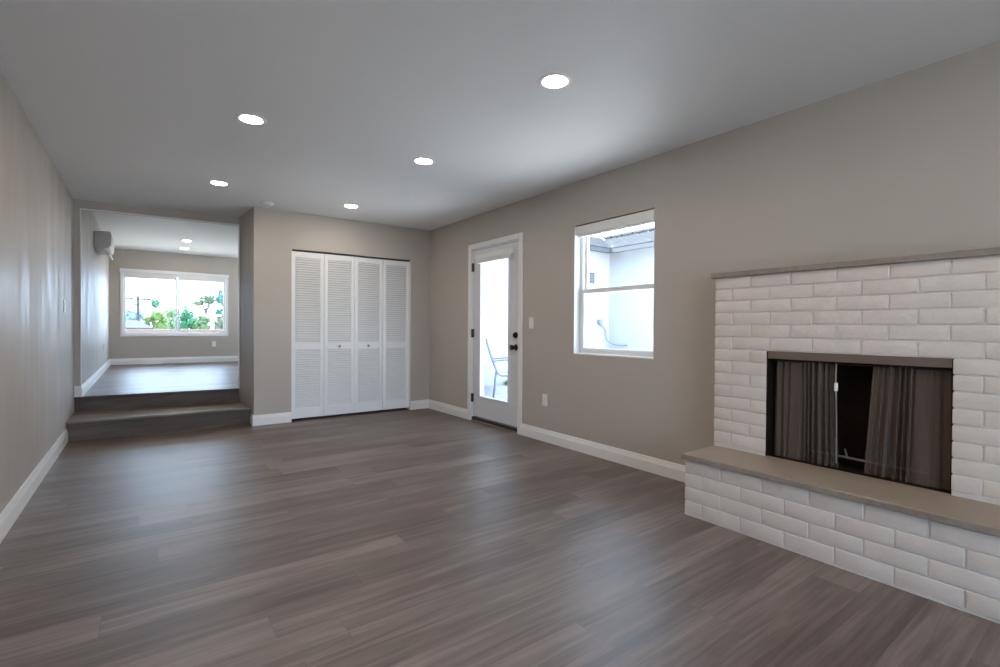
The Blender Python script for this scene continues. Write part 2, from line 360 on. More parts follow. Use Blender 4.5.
part(MB().box(R+.006, W0+.012, 1.955, R+.068, W1_-.014, WZ1-.008), 'cassette', M_plastic, rb, bevel=.006)
part(MB().box(R+.016, W0+.022, 1.938, R+.05, W1_-.024, 1.955), 'bottom_rail', M_vinyl, rb, bevel=.004)

# ================================================================== GLAZED DOOR
d1 = struct(empty('door_1', (R,4.44,0)), 'white full-glass patio door with dark bronze knob in the right wall', 'door')
mb = MB(); ca = R-.018
mb.box(ca, D1-.012, 0, R, D1+.050, DZ+.048); mb.box(ca, D0-.050, 0, R, D0+.012, DZ+.048); mb.box(ca, D0+.012, DZ-.012, R, D1-.012, DZ+.048)
part(mb, 'casing', M_white, d1, bevel=.004)
mb = MB(); mb.box(R, D1-.022, 0, R+t, D1, DZ); mb.box(R, D0, 0, R+t, D0+.022, DZ); mb.box(R, D0+.022, DZ-.022, R+t, D1-.022, DZ)
part(mb, 'door_frame', M_white, d1)
a, b_, zb, zt = D0+.026, D1-.026, .062, DZ-.026
GY0, GY1, GZ0, GZ1 = 4.185, 4.735, .30, 1.93
mb = MB(); sx0, sx1 = R+.012, R+.056
mb.box(sx0,a,zb,sx1,b_,GZ0); mb.box(sx0,a,GZ1,sx1,b_,zt); mb.box(sx0,a,GZ0,sx1,GY0,GZ1); mb.box(sx0,GY1,GZ0,sx1,b_,GZ1)
dl = part(mb, 'door_leaf', M_door, d1, bevel=.003)
mb = MB(); ringbox(mb, R+.004, R+.064, GY0-.018, GY1+.018, GZ0-.018, GZ1+.018, .026)
part(mb, 'glazing_bead', M_door, d1, bevel=.006)
part(MB().box(R+.032, GY0+.006, GZ0+.006, R+.037, GY1-.006, GZ1-.006), 'glass', M_glass, d1)
part(MB().box(R+.0, D0+.022, .004, R+.09, D1-.022, .05), 'threshold', M_rub, d1, bevel=.004)
part(MB().box(R-.012, D0+.02, 0, R+.02, D1-.02, .014), 'sill_strip', M_edge, d1, bevel=.003)
for z in (1.83, 1.045, .275):
    mb = MB(); mb.cyl((R-.006,D1-.024,z-.05),(R-.006,D1-.024,z+.05),.007,n=12); mb.box(R-.004,D1-.046,z-.05,R+.011,D1-.012,z+.05)
    part(mb, 'hinge', M_hinge, d1)
kn = part(MB().lathe((R+.013,4.055,.905),(-1,0,0),[(0,.034),(.006,.034),(.010,.030),(.012,.013),(.036,.012),(.042,.022),(.052,.029),(.062,.029),(.070,.022),(.073,.008)]), 'door_knob', M_bronze, d1, smooth=True)
part(MB().lathe((R+.013,4.055,1.035),(-1,0,0),[(0,.034),(.010,.034),(.018,.028),(.020,.02)]).box(R-.028,4.050,1.018,R-.006,4.060,1.052), 'deadbolt', M_bronze, d1, smooth=True)
db = tag(empty('roller_blind', (R-.02,4.44,1.9)), 'white pleated blind pulled up at the top of the glazed patio door', 'blind')
part(MB().box(R-.040, 4.095, 1.905, R+.010, 4.775, 1.965), 'head_rail', M_plastic, db, bevel=.004)
mb = MB()
for i in range(5): mb.box(R-.036+.004*(i%2), 4.105, 1.862+i*.0088, R+.000, 4.765, 1.8695+i*.0088)
part(mb, 'pleats', M_white, db)

# ================================================================== BIFOLD CLOSET DOORS
zb0, zt0 = .028, 1.992
def leaf(x0, x1, yb, root, knob=None):
    w = x1-x0; th = .028; mb = MB(); s_ = .045
    g = .0025
    mb.box(x0+g,yb,zb0,x0+s_,yb+th,zt0); mb.box(x1-s_,yb,zb0,x1-g,yb+th,zt0)
    rails = [(zb0,zb0+.115),(.835,.915),(zt0-.065,zt0)]
    for z0, z1 in rails: mb.box(x0+s_,yb+.001,z0,x1-s_,yb+th-.001,z1)
    lf = part(mb, 'door_leaf', M_louver, root, bevel=.002)
    sb = MB()
    for z0, z1 in ((rails[0][1],rails[1][0]),(rails[1][1],rails[2][0])):
        n = round((z1-z0)/.0285); p = (z1-z0)/n
        for i in range(n):
            z = z0+i*p
            sb.add([(x0+s_-.004,yb+.005,z+.001),(x1-s_+.004,yb+.005,z+.001),(x1-s_+.004,yb+.021,z+p*.72),(x0+s_-.004,yb+.021,z+p*.72),
                    (x0+s_-.004,yb+.005,z+.0065),(x1-s_+.004,yb+.005,z+.0065),(x1-s_+.004,yb+.021,z+p*.72+.0055),(x0+s_-.004,yb+.021,z+p*.72+.0055)],
                   [(0,3,2,1),(4,5,6,7),(0,1,5,4),(1,2,6,5),(2,3,7,6),(3,0,4,7)])
    part(sb, 'louvers', M_louver, root).parent = lf
    if knob:
        part(MB().lathe((knob,yb,.872),(0,-1,0),[(0,.010),(.008,.008),(.016,.014),(.024,.017),(.030,.013),(.032,.004)]), 'knob', M_steel, root, smooth=True).parent = lf
xs = [1.376, 1.752, 2.127, 2.504, 2.880]
for i, (lab, n) in enumerate((('left pair of white louvered bifold closet leaves beside the bare wall strip', 2), ('right pair of white louvered bifold closet leaves nearest the room corner', 3))):
    r = struct(empty('door_%d' % n, (xs[2*i]+.37,B+.03,0)), lab, 'closet door')
    yb = B+.030+(.0 if i == 0 else .006)
    leaf(xs[2*i], xs[2*i+1], yb, r, 2.304 if i == 1 else None)
    leaf(xs[2*i+1], xs[2*i+2], yb, r, 1.935 if i == 0 else None)
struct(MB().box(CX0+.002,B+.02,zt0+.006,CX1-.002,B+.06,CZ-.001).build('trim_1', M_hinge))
mb = MB(); mb.box(CX0-.001,B+.001,0,CX0+.004,B+.12,CZ); mb.box(CX1-.004,B+.001,0,CX1+.001,B+.12,CZ)
struct(mb.build('trim_2', M_white))

# ================================================================== FIREPLACE
FX = 2.94; FY1 = 1.690; FY0 = .24; HX = 2.613; SZ = .367; SB = .336; MT = 1.436
fp = tag(empty('fireplace', (FX,.965,0)), 'white painted brick fireplace with raised hearth against the right wall', 'fireplace')
OY0, OY1, OZ1 = .556, 1.372, .985
def bricks(x_front, depth, y0, y1, z0, nrow, cp, bp, first_half, open_=None, jit=.0015):
    bm = bmesh.new(); gap = .009
    for k in range(nrow):
        zt_ = z0+(nrow-k)*cp; zb_ = zt_-cp; y = y1; half = (k % 2 == 1) if not first_half else (k % 2 == 0)
        first = True
        while y > y0+.01:
            ln = bp/2 if (first and half) else bp
            ya = max(y-ln, y0); segs = [(ya+gap/2 if ya > y0 else y0, y-(gap/2 if not first else 0))]
            if open_ and zt_-.02 > z0-1 and zb_ < open_[2]-.03:
                s2 = []
                for a1, b1 in segs:
                    if b1 <= open_[0] or a1 >= open_[1]: s2.append((a1,b1))
                    else:
                        if a1 < open_[0]-.02: s2.append((a1,open_[0]))
                        if b1 > open_[1]+.02: s2.append((open_[1],b1))
                segs = s2
            for a1, b1 in segs:
                if b1-a1 < .015: continue
                dx = random.uniform(-jit, jit); dz = random.uniform(-.0012,.0012)
                M4 = Matrix.Translation((x_front+depth/2+dx, (a1+b1)/2, (zb_+zt_)/2+dz)) @ Matrix.Rotation(random.uniform(-.004,.004), 4, 'X') @ Matrix.Diagonal((depth, b1-a1, cp-gap, 1))
                bmesh.ops.create_cube(bm, size=1, matrix=M4)
            y = ya; first = False
    bmesh.ops.bevel(bm, geom=list(bm.edges), offset=.0022, segments=2, profile=.6, affect='EDGES')
    me = bpy.data.meshes.new('bricks'); bm.to_mesh(me); bm.free()
    for p in me.polygons: p.use_smooth = True
    me.materials.append(M_brick); me.materials.append(M_mortar)
    o = bpy.data.objects.new('bricks', me); COL.objects.link(o); o.parent = fp; o.location = (-FX, -.965, 0)
    return o
CP = (MT-.022-SZ)/14
bo = bricks(FX, .10, FY0, FY1, SZ+.022, 14, CP, .2245, False, (OY0, OY1, OZ1)); bo.name = 'brick_surround'
hb = bricks(HX, .10, FY0, 1.683, .006, 4, .0815, .2245, False); hb.name = 'hearth_base'
mb = MB(); mx = FX+.0055
mb.box(mx,OY1+.003,SZ,R-.001,FY1-.005,MT); mb.box(mx,FY0+.003,SZ,R-.001,OY0-.003,MT); mb.box(mx,OY0-.003,OZ1,R-.001,OY1+.003,MT)
mb.box(FX+.002,OY1+.001,SZ,mx+.01,FY1-.001,SZ+.022); mb.box(FX+.002,FY0+.001,SZ,mx+.01,OY0-.001,SZ+.022)
part(mb, 'mortar', M_mortar, fp).parent = bo; bo.children[0].location = (FX,.965,0)
mb = MB().box(HX+.005,FY0+.003,0,R-.001,1.679,SB); mb.box(HX+.001,FY0,0,HX+.02,1.683,.010)
part(mb, 'mortar', M_mortar, fp).parent = hb; hb.children[0].location = (FX,.965,0)
hs = part(MB().box(2.592,FY0-.01,SB+.001,R-.001,1.690,SZ), 'hearth_slab', M_slab, fp, bevel=.003)
part(MB().box(2.5895,FY0-.012,SB,2.6005,1.693,SZ-.0035), 'slab_edging', M_edge, fp, bevel=.002)
part(MB().box(2.918,FY0-.02,MT,R-.001,1.712,MT+.030), 'mantel', M_edge, fp, bevel=.003)
# firebox interior, built through the wall: back, sides, top
fb = MB(); bx = 3.13
fb.box(bx,OY0,SZ,R-.0005,OY1,OZ1-.002); 
fb.box(2.947,OY1-.006,SZ+.0005,2.99,OY1+.001,OZ1-.002); fb.box(2.99,OY1-.012,SZ,bx,OY1-.0005,OZ1-.002); fb.box(2.947,OY0-.001,SZ+.0005,2.99,OY0+.005,OZ1-.002); fb.box(2.99,OY0+.0005,SZ,bx,OY0+.012,OZ1-.002); fb.box(2.99,OY0,OZ1-.02,bx,OY1,OZ1-.002)
fb.box(2.962,OY0,SZ+.0005,bx,OY1,SZ+.003)
part(fb, 'firebox', M_soot, fp)
part(MB().box(2.948,OY0+.002,.941,2.962,OY1-.006,OZ1-.001).box(2.948,OY0+.002,.941,2.985,OY1-.006,.944), 'lintel', M_lintel, fp, bevel=.0015)
part(MB().cyl((2.992,OY0+.003,.93),(2.992,OY1-.014,.93),.005,n=10), 'curtain_rod', M_rod, fp)
def curtain(ya_t, yb_t, ya_b, yb_b, seed, folds, name_lab):
    rnd = random.Random(seed); nu, nv = 150, 24; mb = MB(); vs = []
    ph = [rnd.uniform(0, 6.28) for _ in range(4)]
    warp = [rnd.uniform(-.6,.6) for _ in range(folds+2)]
    for j in range(nv+1):
        v = j/nv; z = SZ+.006+(.936-SZ-.006)*(1-v)
        for i in range(nu+1):
            u = i/nu; y = (ya_t+(yb_t-ya_t)*u)*(1-v)+(ya_b+(yb_b-ya_b)*u)*v
            uu = u*folds+.55*math.sin(u*7+ph[0])+.30*math.sin(u*17+ph[1])+.12*v*math.sin(u*14+ph[1])
            amp = (.0075+.0055*math.sin(u*8+ph[2]))*(.75+.5*v)
            x = 2.992+amp*math.sin(uu*2*math.pi)+.0025*math.sin(uu*4*math.pi+ph[3]+v)
            vs.append((x, y+.0022*math.sin(uu*2*math.pi+1)*(.3+v), z))
    n = nu+1
    mb.add(vs, [(j*n+i,j*n+i+1,(j+1)*n+i+1,(j+1)*n+i) for j in range(nv) for i in range(nu)])
    return part(mb, 'mesh_curtain', M_mesh, fp, smooth=True)
c1 = curtain(1.338, 1.030, 1.348, 1.018, 3, 9, '')
c2 = curtain(.868, .572, .900, .568, 5, 8, '')
pc = part(MB().tube([(2.976,1.026,.932),(2.974,1.028,.86),(2.974,1.026,.78),(2.975,1.022,.62),(2.976,1.021,.40)], .0032, 8), 'pull_rod', M_steel, fp)
part(MB().box(2.968,1.017,.785,2.978,1.033,.83), 'pull_tab', M_plastic, fp, bevel=.002)
fg = tag(empty('fire_grate', (3.06,.9,SZ)), 'iron log rest bar with upright prongs inside the firebox', 'fire grate')
part(MB().tube([(3.06,1.18,.425),(3.06,.9,.420),(3.06,.66,.418)], .0065, 10), 'bar', M_steel, fg)
for y in (1.0,.80): part(MB().tube([(3.06,y,.422),(3.056,y+.003,.445),(3.05,y+.006,.468)], .0055, 8), 'prong', M_steel, fg)
for y in (1.15,.74): part(MB().tube([(3.06,y,.42),(3.03,y-.015,.395),(3.015,y-.02,.3705)], .006, 8), 'foot', M_steel, fg)

# ================================================================== CEILING FIXTURES
def make_light(x, y, z, lab, grp, src=[None]):
    if src[0] is None:
        r = empty('recessed_light', (0,0,0))
        MB().lathe((0,0,0),(0,0,-1),[(0,.098),(.003,.098),(.006,.090),(.007,.078),(.003,.070),(-.0,.068)]).build('trim_ring', M_white, r, smooth=True)
        MB().lathe((0,0,-.0012),(0,0,-1),[(0,.067),(.0022,.066),(.0040,.045),(.0046,.01)]).build('lens', M_lens, r, smooth=True)
        src[0] = r
    else: r = copy_tree(src[0])
    r.location = (x,y,z); r.scale = (.92,.92,1); tag(r, lab, 'ceiling light', grp); return r
G = 'recessed ceiling lights in the main room'
make_light(1.783,1.950,C,'largest round recessed light, right of the ceiling middle and nearest the camera',G)
make_light(.553,3.475,C,'glowing recessed light on the left half of the main ceiling, nearest of its row',G)
make_light(1.800,3.507,C,'recessed light near the middle of the main ceiling, second in the right row',G)
make_light(.557,5.201,C,'recessed light on the main ceiling in front of the opening to the steps',G)
make_light(1.831,5.292,C,'small recessed light on the ceiling in front of the louvered closet',G)
GH = 'recessed lights above and behind the camera'
for x, y in ((.555,1.72),(.555,-.15),(1.79,.2)):  # last two are unseen lamps added to brighten the near end
    make_light(x,y,C,'unseen round recessed light overhead, outside the camera view',GH)
GU = 'recessed lights in the upper room'
make_light(.59,10.1,2.6,'nearer of the two small recessed lights in the upper room ceiling',GU)
make_light(.61,11.1,2.6,'farther of the two small recessed lights, close above the far window',GU)
sm = tag(empty('smoke_detector', (1.06,5.70,C)), 'flat white smoke detector on the ceiling above the wall corner by the steps', 'smoke detector')
part(MB().lathe((1.06,5.70,C),(0,0,-1),[(0,.066),(.012,.066),(.022,.060),(.030,.048),(.032,.02)]), 'body', M_white, sm, smooth=True)
part(MB().lathe((1.085,5.675,C-.0305),(0,0,-1),[(0,.010),(.004,.009)]), 'test_button', M_plastic, sm)

# ================================================================== WALL PLATES
def plate(name, pos, nrm, lab, cat, kind):
    """nrm: unit plan vector pointing into the room"""
    r = empty(name, pos, math.atan2(nrm[1], nrm[0])); tag(r, lab, cat)
    MB().box(0,-.036,-.058,.006,.036,.058).build('cover_plate', M_plastic, r, bevel=.003)
    if kind == 'switch':
        mb = MB(); mb.add([(.006,-.016,-.033),(.006,.016,-.033),(.006,.016,.033),(.006,-.016,.033),(.011,-.016,-.033),(.011,.016,-.033),(.008,.016,.033),(.008,-.016,.033)],
               [(0,3,2,1),(4,5,6,7),(0,1,5,4),(1,2,6,5),(2,3,7,6),(3,0,4,7)]); mb.build('rocker', M_white, r)
    else:
        for z in (.020,-.020):
            f = MB().lathe((.006,0,z),(1,0,0),[(0,.0165),(.0025,.016)]).build('receptacle', M_white, r)
            MB().box(.0085,-.007,z-.002,.0092,-.005,z+.006).box(.0085,.005,z-.002,.0092,.007,z+.006).build('slot', M_dark, f)
    return r
plate('light_switch', (R,3.785,1.163), (-1,0), 'white rocker light switch on the right wall beside the patio door', 'light switch', 'switch')
plate('electrical_outlet', (R,3.571,.406), (-1,0), 'white outlet low on the right wall below the window', 'outlet', 'outlet')
plate('light_switch', (LX,6.05,1.29), (1,0), 'white switch on the left wall just before the steps', 'light switch', 'switch')
plate('electrical_outlet', (1.19,12,.727), (0,-1), 'white outlet under the wide far window', 'outlet', 'outlet')
plate('electrical_outlet', (-.556,10.3,.75), (1,0), 'white outlet on the left wall of the upper room', 'outlet', 'outlet')

# ================================================================== UPPER ROOM
ac = tag(empty('wall_air_conditioner', (-.556,9.0,2.16)), 'white split air conditioner high on the left wall of the upper room', 'air conditioner')
prof = [(-.555,2.165),(-.555,2.392),(-.395,2.398),(-.378,2.388),(-.372,2.36),(-.376,2.22),(-.392,2.178),(-.45,2.165)]
mb = MB(); mb.extr(prof, 8.55, 9.40, lambda u, tt, z: (u, tt, z)); part(mb, 'body', M_acside, ac, bevel=.006)
part(MB().add([(-.452,8.57,2.162),(-.452,9.38,2.162),(-.395,9.38,2.095),(-.395,8.57,2.095),(-.444,8.57,2.168),(-.444,9.38,2.168),(-.385,9.38,2.102),(-.385,8.57,2.102)],
     [(0,1,2,3),(7,6,5,4),(0,4,5,1),(1,5,6,2),(2,6,7,3),(3,7,4,0)]), 'louver', M_white, ac)
part(MB().box(-.54,8.60,2.398,-.43,9.35,2.404), 'air_inlet', M_white, ac)
# far window
w2 = struct(empty('window_2', (.54,12.08,FW[2])), 'wide white sliding window in the far room with trees outside', 'window')
def ry(mb, y0, y1, x0, x1, z0, z1, w, wb=None, wt=None):
    wb = wb or w; wt = wt or w
    mb.box(x0,y0,z0,x1,y1,z0+wb); mb.box(x0,y0,z1-wt,x1,y1,z1); mb.box(x0,y0,z0+wb,x0+w,y1,z1-wt); mb.box(x1-w,y0,z0+wb,x1,y1,z1-wt)
mb = MB(); ry(mb, 11.985, 12.12, FW[0]+.002, FW[1]-.002, FW[2]+.002, FW[3]-.002, .05, .05, .05); part(mb, 'window_frame', M_vinyl, w2, bevel=.004)
for x0, x1, y in ((FW[0]+.05,.585,12.03),(.505,FW[1]-.05,12.07)):
    mb = MB(); ry(mb, y, y+.03, x0, x1, FW[2]+.05, FW[3]-.05, .036); s_ = part(mb, 'sash', M_vinyl, w2, bevel=.003)
    g = MB().box(x0+.026,y+.012,FW[2]+.076,x1-.026,y+.016,FW[3]-.076); part(g, 'glass', M_glass, w2).parent = s_
bl = tag(empty('roller_blind', (.54,11.95,2.1)), 'white blind raised at the top of the wide far window', 'blind')
part(MB().box(-.395,11.93,2.155,1.462,11.984,2.222), 'head_rail', M_vinyl, bl, bevel=.004)
mb = MB()
for x0, x1 in ((-.33,.50),(.56,1.40)):
    for i in range(7): mb.box(x0,11.940+.006*(i%2),2.045+i*.0155,x1,11.978,2.058+i*.0155)
part(mb, 'pleats', M_white, bl)
fr = tag(empty('floor_register', (.13,11.9,.345)), 'small white floor vent by the baseboard under the far window', 'floor vent')
part(MB().box(-.02,11.83,.345,.28,11.94,.352), 'rim', M_white, fr, bevel=.002)
mb = MB()
for i in range(12): mb.box(0+i*.0225,11.845,.352,.008+i*.0225,11.925,.354)
part(mb, 'grille', M_plastic, fr)

w4 = struct(empty('fill_window_upper', (3.22,10.55,.4)), 'unseen side window added to light the upper room', 'window')  # added out of view to brighten the upper room from the side
mb = MB(); ringbox(mb, 3.2, 3.28, 9.352, 11.748, .402, 2.348, .05); mb.box(3.21,10.52,.45,3.27,10.58,2.30); part(mb, 'window_frame', M_vinyl, w4)
part(MB().box(3.24,9.40,.45,3.245,11.70,2.30), 'glass', M_glass, w4)
# rear glazed opening, added unseen behind the camera to let daylight in
w3 = struct(empty('fill_window_rear', (.5,YR-.08,0)), 'unseen sliding glass wall added behind the camera for daylight', 'window')
mb = MB(); ry(mb, YR-.12, YR-.04, -.498, 1.498, .021, 2.118, .06); mb.box(.47,YR-.11,.08,.53,YR-.05,2.06); part(mb, 'window_frame', M_vinyl, w3)
part(MB().box(-.44,YR-.085,.08,1.44,YR-.08,2.06), 'glass', M_glass, w3)

# ================================================================== PATIO OUTSIDE THE RIGHT WALL
struct(MB().box(R+t, YR-t+.001, -.15, 9.5, 8.9, -.03).build('floor_patio', M_conc))
GZ = -.03
struct(MB().box(-6,-12,-.15,9.5,YR-t,-.03).build('floor_bounce', M_conc))  # unseen pale slab added to bounce daylight up to the ceiling
struct(MB().box(-45,-45,-.9,60,120,-.55).build('ground', M_grass))
nb = tag(empty('house_wing', (7.9,6.9,GZ)), 'white stucco wing of the house with grey shingle roof across the patio', 'building')
part(MB().box(R+t,6.9,GZ,11.0,7.1,2.78).box(7.9,-5,GZ,8.1,6.9,2.78), 'stucco_wall', M_stucco, nb)
part(MB().box(R+t,6.52,2.62,7.55,6.58,2.70).box(7.49,-5.2,2.62,7.55,6.58,2.70), 'fascia', M_fascia, nb)
part(MB().box(R+t,6.58,2.69,7.9,6.9,2.70).box(7.55,-5.2,2.69,7.9,6.9,2.70), 'soffit', M_stucco, nb)
sl = .335; xe, ye = 7.50, 6.52
def roofz(d): return 2.70+sl*d
mb = MB()
ridge2, ridge1 = 9.5, 9.15
th = .02
for dz in (0,):
    # roof over the wall facing the room: rises along x, meets the other roof in a valley
    d2 = ridge2-xe; d1_ = ridge1-ye
    mb.add([(xe,-5.2,roofz(0)),(ridge2,-5.2,roofz(d2)),(ridge2,ye+d2,roofz(d2)),(xe,ye,roofz(0)),
            (xe,-5.2,roofz(0)+th),(ridge2,-5.2,roofz(d2)+th),(ridge2,ye+d2,roofz(d2)+th),(xe,ye,roofz(0)+th)],
           [(0,3,2,1),(4,5,6,7),(0,1,5,4),(1,2,6,5),(2,3,7,6),(3,0,4,7)])
    mb.add([(R+t,ye,roofz(0)),(xe,ye,roofz(0)),(xe+d1_,ridge1,roofz(d1_)),(R+t,ridge1,roofz(d1_)),
            (R+t,ye,roofz(0)+th),(xe,ye,roofz(0)+th),(xe+d1_,ridge1,roofz(d1_)+th),(R+t,ridge1,roofz(d1_)+th)],
           [(0,3,2,1),(4,5,6,7),(0,1,5,4),(1,2,6,5),(2,3,7,6),(3,0,4,7)])
part(mb, 'roof', M_shingle, nb)
mb = MB(); y = -5.0
while y < ye+ridge2-xe:
    mb.box(ridge2-.09,y,roofz(d2)+.03,ridge2+.09,y+.27,roofz(d2)+.085); y += .33
part(mb, 'ridge_tiles', M_fascia, nb)
vt = tag(empty('wall_vent', (7.34,6.9,2.03)), 'square grey louvered vent high on the stucco wall outside', 'vent')
mb = MB().box(7.25,6.885,2.03,7.43,6.9,2.25); part(mb, 'frame', M_fascia, vt)
mb = MB()
for i in range(6): mb.box(7.265,6.878,2.042+i*.033,7.415,6.886,2.060+i*.033)
part(mb, 'slats', simple('vent_grey', (.15,.17,.19), .6), vt)
hb_ = tag(empty('garden_hose', (7.56,6.88,1.25)), 'thin grey hose hanging from the spigot on the stucco wall outside', 'hose')
def bez(pts, n=12):
    out = []
    P = [pts[0]]+list(pts)+[pts[-1]]
    for i in range(1, len(P)-2):
        p0, p1, p2, p3 = map(Vector, P[i-1:i+3])
        for k in range(n):
            s_ = k/n; out.append(.5*((2*p1)+(p2-p0)*s_+(2*p0-5*p1+4*p2-p3)*s_*s_+(-p0+3*p1-3*p2+p3)*s_**3))
    out.append(Vector(pts[-1])); return out
M_hose = simple('hose_grey', (.20,.24,.27), .6)
part(MB().tube(bez([(7.57,6.86,1.20),(7.63,6.86,1.18),(7.72,6.84,1.08),(7.76,6.84,.90),(7.79,6.80,.83),(7.84,6.70,.78),(7.86,6.52,.765),(7.86,6.38,.78)]), .013, 8), 'hose', M_hose, hb_, smooth=True)
part(MB().lathe((7.56,6.9,1.25),(0,-1,0),[(0,.05),(.02,.05),(.03,.02),(.07,.02),(.07,.055),(.085,.055),(.09,.01)]), 'spigot', M_hose, hb_, smooth=True)
part(MB().tube(bez([(7.55,6.87,1.18),(7.46,6.87,1.02),(7.40,6.87,.88),(7.34,6.87,.84)]), .006, 6), 'side_tube', simple('tube_grey', (.42,.45,.48), .6), hb_, smooth=True)
cb_ = tag(MB().tube(bez([(4.3,6.88,1.57),(4.7,6.88,1.486),(5.22,6.88,1.36),(5.8,6.88,1.22)]), .006, 6).build('wall_line', simple('line_grey', (.35,.37,.40), .6)), 'thin grey line sloping across the white stucco wall behind the patio chair', 'cable')  # thin grey tube following a sloping line on the wall
kb = tag(MB().box(3.6,6.72,GZ,6.6,6.9,.10).build('planter_curb', simple('curb_grey', (.42,.43,.45), .9)), 'low grey concrete curb along the stucco wall behind the patio chair', 'curb')
M_leafd = simple('shrub_leaf', (.16,.22,.09), .8)
for i, (x, y) in enumerate(((4.55,6.80),(5.15,6.80))):
    mb = MB(); rn = random.Random(40+i)
    for k in range(70):
        a_ = rn.uniform(0,6.28); el = rn.uniform(.2,1.3); ln = rn.uniform(.05,.13)
        p = Vector((x+rn.uniform(-.05,.05), y+rn.uniform(-.03,.03), .10)); q = p+Vector((math.cos(a_)*math.cos(el), math.sin(a_)*math.cos(el)*.5, math.sin(el)))*ln; w_ = Vector((-math.sin(a_),math.cos(a_),0))*.012
        mid = (p+q)/2; mb.add([p, mid+w_, q, mid-w_], [(0,1,2,3)])
    tag(mb.build('small_shrub', M_leafd), ('small green shrub in the curb bed left behind the patio chair','small green shrub in the curb bed right behind the patio chair')[i], 'shrub', 'shrubs in the curb bed')
# sling chair seen side-on through the door
ch = tag(empty('patio_chair', (4.52,6.30,GZ), math.atan2(-.58,.82)), 'metal framed patio armchair with pale sling seat outside the glass door', 'chair')
M_frame = simple('chair_frame', (.16,.18,.22), .45, .3); M_sling = simple('sling_fabric', (.62,.62,.62), .8)
for s_ in (-.26,.26):
    MB().tube(bez([(-.14,s_,.97),(-.13,s_,.90),(-.06,s_,.68),(.01,s_,.50),(.06,s_,.42),(.14,s_,.40),(.32,s_,.415),(.50,s_,.43)]), .015, 8).build('side_rail', M_frame, ch, smooth=True)
    MB().tube(bez([(.03,s_,.46),(.005,s_,.36),(-.005,s_,.2),(-.03,s_,0)]), .012, 8).build('leg', M_frame, ch, smooth=True)
    MB().tube(bez([(-.045,s_*1.05,.625),(.10,s_*1.05,.64),(.34,s_*1.05,.655),(.46,s_*1.05,.63),(.49,s_,.50),(.50,s_,.3),(.52,s_,0)]), .012, 8).build('arm', M_frame, ch, smooth=True)
mb = MB(); pr = bez([(-.14,0,.965),(-.13,0,.90),(-.06,0,.68),(.01,0,.50),(.06,0,.42),(.14,0,.40),(.32,0,.415),(.49,0,.43)], 6); n = len(pr)
vs = [(p.x+.004,y,p.z+.004) for p in pr for y in (-.25,.25)]+[(p.x-.004,y,p.z-.004) for p in pr for y in (-.25,.25)]
mb.add(vs, [(2*i,2*i+1,2*i+3,2*i+2) for i in range(n-1)]+[(2*n+2*i,2*n+2*i+2,2*n+2*i+3,2*n+2*i+1) for i in range(n-1)]+[(2*i,2*i+2,2*n+2*i+2,2*n+2*i) for i in range(n-1)]+[(2*i+1,2*n+2*i+1,2*n+2*i+3,2*i+3) for i in range(n-1)])
mb.build('sling', M_sling, ch, smooth=True)
MB().cyl((.0,-.26,.36),(.0,.26,.36),.010,n=8).build('crossbar', M_frame, ch)

